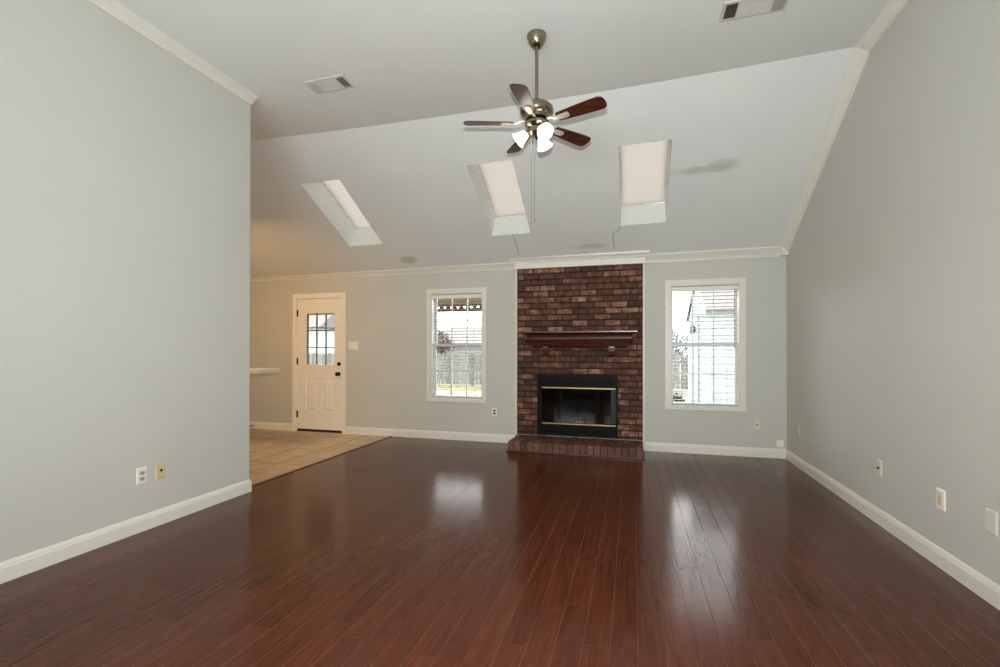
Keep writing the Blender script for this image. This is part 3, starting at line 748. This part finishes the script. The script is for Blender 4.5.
# ------------------------------------------------------------------ ceiling fan
hx, hy = -0.666, 3.309; hz = Hc(hx)
fan = empty('ceiling_fan', (hx, hy, hz)); tag(fan, 'five-blade walnut ceiling fan on a nickel rod with lit glass shades', 'ceiling fan')
Z = lambda z: (z - HC) * 1.0141 + HC - hz
MB().lathe([(0.070, -0.0005), (0.071, -0.010), (0.068, -0.016), (0.066, -0.030), (0.056, -0.056), (0.042, -0.076), (0.034, -0.084), (0.018, -0.087)], 32).build('canopy', NICKEL, fan, smooth=True)
MB().lathe([(0.0125, Z(3.43)), (0.0125, Z(3.02))], 16).build('downrod', NICKEL, fan, smooth=True)
MB().lathe([(0.022, Z(3.030)), (0.026, Z(3.006)), (0.060, Z(2.998)), (0.098, Z(2.982)), (0.118, Z(2.962)), (0.122, Z(2.935)), (0.114, Z(2.915)), (0.095, Z(2.902)), (0.090, Z(2.880)), (0.060, Z(2.872))], 40).build('motor_housing', NICKEL, fan, smooth=True)
lk = MB().lathe([(0.050, Z(2.871)), (0.078, Z(2.862)), (0.082, Z(2.842)), (0.070, Z(2.826)), (0.056, Z(2.818)), (0.058, Z(2.786)), (0.044, Z(2.768)), (0.020, Z(2.758)), (0.008, Z(2.745))], 36).build('light_kit', NICKEL, fan, smooth=True)
RB = 0.527; ZBL = Z(2.852)
for k in range(5):
    az = math.radians(52 + 72 * k); M = Matrix.Rotation(az, 4, 'Z') @ Matrix.Translation((0, 0, ZBL)) @ Matrix.Rotation(math.radians(-13), 4, 'X')
    out = [(0.175, -0.042), (0.30, -0.052), (0.44, -0.060), (0.492, -0.060), (0.514, -0.050), (0.524, -0.030), (RB, 0.0), (0.524, 0.030), (0.514, 0.050), (0.492, 0.060), (0.44, 0.060), (0.30, 0.052), (0.175, 0.042), (0.165, 0.025), (0.165, -0.025)]
    b = MB(); b.loft([[M @ Vector((x, y, 0)) for x, y in out], [M @ Vector((x, y, 0.006)) for x, y in out]])
    bl = b.build('blade', BLADE, fan, bevel=0.0015, seg=1)
    ir = MB(); 
    for t in ([(0.085, -0.012), (0.12, -0.010), (0.16, -0.014), (0.20, -0.022), (0.245, -0.022), (0.26, -0.012), (0.26, 0.012), (0.245, 0.022), (0.20, 0.022), (0.16, 0.014), (0.12, 0.010), (0.085, 0.012)],):
        zt = lambda x: 0.018 if x < 0.13 else (-0.001)
        ir.loft([[M @ Vector((x, y, zt(x) - 0.006)) for x, y in t], [M @ Vector((x, y, zt(x))) for x, y in t]])
    for sx, sy in ((0.205, 0.014), (0.205, -0.014), (0.238, 0)): ir.lathe([(0.005, -0.0095), (0.005, -0.006)], 8, M @ Matrix.Translation((sx, sy, 0)))
    ir.build('blade_bracket', PALENICKEL, bl)
for az in (307, 74, 190):
    a = math.radians(az); d = Vector((math.cos(a) * math.cos(math.radians(38)), math.sin(a) * math.cos(math.radians(38)), -math.sin(math.radians(38))))
    p0 = Vector((0.048 * math.cos(a), 0.048 * math.sin(a), Z(2.806)))
    q = Vector((0, 0, 1)).rotation_difference(d).to_matrix().to_4x4(); M = Matrix.Translation(p0) @ q
    MB().lathe([(0.010, -0.01), (0.012, 0.012), (0.024, 0.018), (0.026, 0.034), (0.022, 0.036)], 20, M).build('lamp_holder', NICKEL, lk, smooth=True)
    sm = MB().lathe([(0.024, 0.030), (0.029, 0.042), (0.036, 0.060), (0.042, 0.080), (0.049, 0.098), (0.058, 0.112), (0.056, 0.1125), (0.046, 0.098), (0.039, 0.080), (0.033, 0.060), (0.026, 0.042)], 28, M, cap=False)
    shd = sm.build('lamp_shade', SHADE, fan, smooth=True)
    MB().lathe([(0.010, 0.034), (0.014, 0.048), (0.024, 0.072), (0.026, 0.084), (0.020, 0.098), (0.008, 0.106)], 18, M).build('bulb', SHADE, shd, smooth=True)
for (dx, dy, zb) in ((-0.036, -0.010, 2.17), (-0.008, -0.030, 2.17)):
    m = MB().tube([(dx, dy, Z(2.79)), (dx, dy, Z(zb))], 0.0013, 6); pc = m.build('pull_chain', CORD, fan, smooth=True)
    MB().lathe([(0.0015, Z(zb) + 0.002), (0.003, Z(zb) - 0.006), (0.0035, Z(zb) - 0.02), (0.002, Z(zb) - 0.026)], 10, Matrix.Translation((dx, dy, 0))).build('pull_knob', CORD, pc, smooth=True)

# ------------------------------------------------------------------ outside
CONC = plain('pale_concrete', srgb(87, 81, 70), 0.9, var=0.06, scale=1.0)
GRASSM = plain('dry_grass', srgb(104, 101, 54), 0.9, var=0.2, scale=6)
FENCEM = brick_mat('weathered_fence_wood', [(0.1, srgb(46, 45, 41)), (0.5, srgb(82, 81, 75)), (1.0, srgb(118, 117, 110))], 0.9)
SOFFIT = plain('patio_cover_paint', srgb(152, 128, 90), 0.8, var=0.05)
FASCIA = plain('patio_fascia_wood', srgb(57, 41, 27), 0.8, var=0.15)
ROOFM = plain('grey_mauve_shingles', srgb(86, 79, 76), 0.9, var=0.1, scale=20)
SIDING = plain('white_siding', srgb(130, 135, 135), 0.7, var=0.02)
SIDETRIM = plain('grey_rake_trim', srgb(128, 130, 132), 0.6)
BARK = plain('bark', srgb(44, 35, 32), 0.9, var=0.2)
LEAFP = plain('reddish_bare_twigs', srgb(57, 40, 40), 0.9, var=0.25, scale=4)
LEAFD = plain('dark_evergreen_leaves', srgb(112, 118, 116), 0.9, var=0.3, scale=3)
LEAFG = plain('green_leaves', srgb(40, 64, 35), 0.8, var=0.25, scale=9)
BRICKH = plain('tan_house_brick', srgb(112, 112, 106), 0.9, var=0.1, scale=3)
GZ = -0.12
struct(MB().quad((-70, YB + WT, GZ), (60, YB + WT, GZ), (60, 90, GZ), (-70, 90, GZ)).build('ground', CONC), 'pale ground outside')
go = MB()
for _ in range(2600):
    x, y = random.uniform(-13, -1.5), random.uniform(15.2, 16.9); a = random.uniform(0, PI); hh = random.uniform(0.03, 0.07); dx, dy = 0.02 * math.cos(a), 0.02 * math.sin(a)
    go.add([(x - dx, y - dy, GZ), (x + dx, y + dy, GZ), (x + random.uniform(-.03, .03), y + random.uniform(-.03, .03), GZ + hh)], [(0, 1, 2)])
go.box(-13, -1.5, 15.2, 16.9, GZ, GZ + 0.012)
o = go.build('grass', GRASSM); o['kind'] = 'stuff'; o['label'] = 'yellowish grass strip in front of the picket fence'; o['category'] = 'grass'
# fence
g = empty('fence', (-4, 17, GZ)); off = -Vector(g.location)
m = MB(); x = -16
while x < 6:
    hgt = 1.25 + random.uniform(-0.02, 0.02); wd = 0.135; gap = random.choice((0.006, 0.012, 0.03))
    m.add([(x, 17, GZ + .05), (x + wd, 17, GZ + .05), (x + wd, 17, GZ + hgt - 0.05), (x + wd * .7, 17, GZ + hgt), (x + wd * .3, 17, GZ + hgt), (x, 17, GZ + hgt - 0.05)] +
          [(x, 17.02, GZ + .05), (x + wd, 17.02, GZ + .05), (x + wd, 17.02, GZ + hgt - 0.05), (x + wd * .7, 17.02, GZ + hgt), (x + wd * .3, 17.02, GZ + hgt), (x, 17.02, GZ + hgt - 0.05)],
          [(0, 1, 2, 3, 4, 5), (11, 10, 9, 8, 7, 6)] + [(k, (k + 1) % 6, 6 + (k + 1) % 6, 6 + k) for k in range(6)])
    x += wd + gap
m.build('pickets', FENCEM, g).location = off
for z in (0.25, 0.95):
    MB().box(-16, 6, 17.021, 17.06, GZ + z, GZ + z + 0.09).build('rail', FENCEM, g).location = off
for x in range(-15, 7, 3):
    MB().box(x, x + 0.09, 17.061, 17.15, GZ, GZ + 1.2).build('post', FENCEM, g).location = off
tag(g, 'weathered grey wooden picket fence beyond the windows', 'fence')
# patio cover outside the left window
g = empty('patio_cover', (-5.3, 8.2, GZ)); off = -Vector(g.location)
pz = lambda y: 2.27 + 0.092 * (10 - y)
m = MB(); m.add([(-8.6, 6.275, pz(6.275)), (-2.1, 6.275, pz(6.275)), (-2.1, 10.05, pz(10.05)), (-8.6, 10.05, pz(10.05))] + [(-8.6, 6.275, pz(6.275) + .04), (-2.1, 6.275, pz(6.275) + .04), (-2.1, 10.05, pz(10.05) + .04), (-8.6, 10.05, pz(10.05) + .04)],
                [(0, 3, 2, 1), (4, 5, 6, 7), (0, 1, 5, 4), (1, 2, 6, 5), (2, 3, 7, 6), (3, 0, 4, 7)])
m.build('roof_deck', SOFFIT, g).location = off
m = MB(); m.box(-8.6, -2.1, 9.98, 10.03, 2.125, 2.205); x = -8.6
while x < -2.1:
    m.box(x, x + 0.10, 9.985, 10.025, 2.2, 2.272); m.box(x, x + 0.16, 9.985, 10.025, 2.25, 2.272); x += 0.16
m.build('fascia', FASCIA, g).location = off
for x in (-8.5, -5.45, -2.25): MB().box(x, x + 0.09, 9.96, 10.05, GZ, 2.125).build('post', FASCIA, g).location = off
tag(g, 'tan patio cover with gapped brown fascia seen through the left window', 'patio cover')
# neighbour's house
g = empty('house', (-11, 33, GZ)); off = -Vector(g.location)
MB().box(-15.5, -6.5, 30.5, 36, GZ, 1.75).build('wall', BRICKH, g).location = off
m = MB(); e = [(-16, 30, 1.7), (-6, 30, 1.7), (-6, 36.5, 1.7), (-16, 36.5, 1.7), (-13, 33.2, 3.0), (-8.5, 33.2, 3.0)]
m.add(e, [(0, 1, 5, 4), (1, 2, 5), (2, 3, 4, 5), (3, 0, 4), (3, 2, 1, 0)]); m.build('roof', ROOFM, g).location = off
tag(g, 'house with grey-mauve hip roof beyond the picket fence', 'house')
# pale garage across the yard, seen through the door glass
g = empty('garage', (-20.5, 24, GZ)); off = -Vector(g.location)
PALES = plain('pale_grey_siding', srgb(152, 156, 158), 0.8, var=0.03)
m = MB(); z = GZ
while z < 2.5:
    m.add([(-26, 21.97, z), (-16.6, 21.97, z), (-16.6, 22.0, z + 0.3), (-26, 22.0, z + 0.3), (-26, 22.0, z), (-16.6, 22.0, z)], [(0, 1, 2, 3), (4, 5, 1, 0)]); z += 0.3
m.box(-26, -16.6, 22.0, 27, GZ, 2.58); m.build('siding', PALES, g).location = off
m = MB(); e = [(-26.4, 21.6, 2.5), (-16.2, 21.6, 2.5), (-16.2, 27.4, 2.5), (-26.4, 27.4, 2.5), (-26.4, 24.5, 4.4), (-16.2, 24.5, 4.4)]
m.add(e, [(0, 1, 5, 4), (2, 3, 4, 5), (1, 2, 5), (3, 0, 4), (3, 2, 1, 0)]); m.build('roof', ROOFM, g).location = off
tag(g, 'pale sided garage beyond the fence, seen through the door glass', 'garage')
# white shed outside the right window
g = empty('shed', (3.4, 11.6, GZ)); off = -Vector(g.location)
sx, sy0, sy1, sxe, ez = 1.40, 10.0, 13.2, 5.4, 2.07; ya = (sy0 + sy1) / 2; rz = 2.86
m = MB()
def lap(z0, z1):     # lapped boards on front and gable end
    pass
z = GZ
while z < ez:
    z1 = min(z + 0.14, ez)
    m.box(sx, sxe, sy0 - 0.012, sy0 + 0.05, z, z1); m.add([(sx - 0.012, sy0, z), (sx, sy0, z1), (sx, sy1, z1), (sx - 0.012, sy1, z)], [(0, 1, 2, 3)])
    m.add([(sx, sy0 - 0.024, z), (sxe, sy0 - 0.024, z), (sxe, sy0 - 0.012, z1), (sx, sy0 - 0.012, z1)], [(0, 1, 2, 3)])
    z += 0.14
m.add([(sx, sy0, GZ), (sx, sy1, GZ), (sx, sy1, ez), (sx, ya, rz), (sx, sy0, ez), (sxe, sy0, GZ), (sxe, sy1, GZ), (sxe, sy1, ez), (sxe, ya, rz), (sxe, sy0, ez)],
      [(0, 1, 2, 3, 4), (9, 8, 7, 6, 5), (1, 6, 7, 2), (0, 4, 9, 5)])
m.build('siding', SIDING, g).location = off
m = MB(); ov = 0.03; k = (rz - ez) / (ya - sy0)
def rp_(x, y, dz): return (x, y, rz - abs(y - ya) * k + dz)
for s, yy in ((-1, sy0 - 0.15), (1, sy1 + 0.15)):
    m.add([rp_(sx - ov, ya, .02), rp_(sxe + ov, ya, .02), rp_(sxe + ov, yy, .02), rp_(sx - ov, yy, .02), rp_(sx - ov, ya, .06), rp_(sxe + ov, ya, .06), rp_(sxe + ov, yy, .06), rp_(sx - ov, yy, .06)],
          [(0, 3, 2, 1), (4, 5, 6, 7), (0, 1, 5, 4), (1, 2, 6, 5), (2, 3, 7, 6), (3, 0, 4, 7)])
m.build('roof', ROOFM, g).location = off
m = MB()
for s, yy in ((-1, sy0 - 0.15), (1, sy1 + 0.15)):
    m.add([rp_(sx - ov - .02, ya, -.08), rp_(sx - ov, ya, -.08), rp_(sx - ov, yy, -.08), rp_(sx - ov - .02, yy, -.08), rp_(sx - ov - .02, ya, .062), rp_(sx - ov, ya, .062), rp_(sx - ov, yy, .062), rp_(sx - ov - .02, yy, .062)],
          [(0, 3, 2, 1), (4, 5, 6, 7), (0, 1, 5, 4), (1, 2, 6, 5), (2, 3, 7, 6), (3, 0, 4, 7)])
m.build('rake_board', SIDETRIM, g).location = off
m = MB(); m.box(sx - 0.03, sx + 0.08, sy0 - 0.04, sy0 + 0.08, GZ, ez); m.build('corner_board', SIDING, g).location = off
m = MB(); holed(m, 11.0, 12.1, GZ, 2.0, sx - 0.03, sx - 0.013, [(11.08, 12.02, GZ, 1.92)], axis='x'); m.build('door_casing', SIDETRIM, g).location = off
MB().box(sx - 0.022, sx - 0.0125, 11.08, 12.02, GZ + .02, 1.92).build('door', SIDING, g).location = off
MB().lathe([(0.03, 0), (0.06, 0.05), (0.06, 0.16), (0.02, 0.2)], 10, Matrix.Translation((sx - 0.1, 11.35, 1.62))).build('wall_lantern', BRONZE, g).location = off
tag(g, 'white sided outbuilding with a gable roof seen through the right window', 'shed')
# trees and shrub
def clump(mb, c, r, n, size, squash=1.0):
    for _ in range(n):
        v = Vector((random.gauss(0, 1), random.gauss(0, 1), random.gauss(0, 1))).normalized() * (r * random.random() ** 0.4)
        p = Vector(c) + Vector((v.x, v.y, v.z * squash)); a = Vector((random.gauss(0, 1), random.gauss(0, 1), random.gauss(0, 1))).normalized() * size
        b = a.cross(Vector((random.gauss(0, 1), random.gauss(0, 1), random.gauss(0, 1)))).normalized() * size * 0.6
        mb.add([p - a, p - b * .6, p + a, p + b * .6], [(0, 1, 2, 3)])
def tree(loc, lab, height, crowns, leafmat, n, size):
    g = empty('tree', loc)
    t = MB(); t.tube([(0, 0, 0), (0.03, 0.02, height * 0.4), (0, 0, height * 0.75)], [0.10, 0.07, 0.03], 8)
    for (cx, cy, cz, r) in crowns: t.tube([(0.02, 0.01, height * 0.35), (cx * .5, cy * .5, height * .35 + (cz - height * .35) * .6), (cx, cy, cz)], [0.05, 0.03, 0.012], 6)
    t.build('trunk', BARK, g, smooth=True)
    f = MB()
    for (cx, cy, cz, r) in crowns: clump(f, (cx, cy, cz), r, n, size)
    f.build('foliage', leafmat, g)
    return tag(g, lab, 'tree')
tree((-9.05, 21.5, GZ), 'reddish leafy tree beyond the fence in the left window', 2.2, [(-0.35, 0, 2.25, .33), (0.05, 0, 1.9, .38), (0.35, 0, 1.6, .35), (-0.1, 0, 1.5, .3)], LEAFP, 260, 0.07)
tree((2.0, 24, GZ), 'dark tree beyond the fence in the right window', 2.2, [(-0.3, 0, 2.0, .45), (0.2, 0, 1.7, .55), (0.7, 0, 1.9, .4), (0.1, 0, 1.2, .6)], LEAFD, 320, 0.09)
g = empty('shrub', (1.08, 12.9, GZ)); m = MB()
for (x, y, z, r) in ((0, 0, .16, .16), (.08, -.05, .1, .12), (-.1, .04, .1, .1)): clump(m, (x, y, z), r, 60, 0.05)
m.build('leaves', LEAFG, g)
m = MB()
for a in range(5): m.tube([(0, 0, 0), (0.1 * math.cos(a * 1.3), 0.1 * math.sin(a * 1.3), 0.2)], 0.006, 5)
m.build('stems', BARK, g)
tag(g, 'small green shrub at the foot of the white outbuilding', 'shrub')
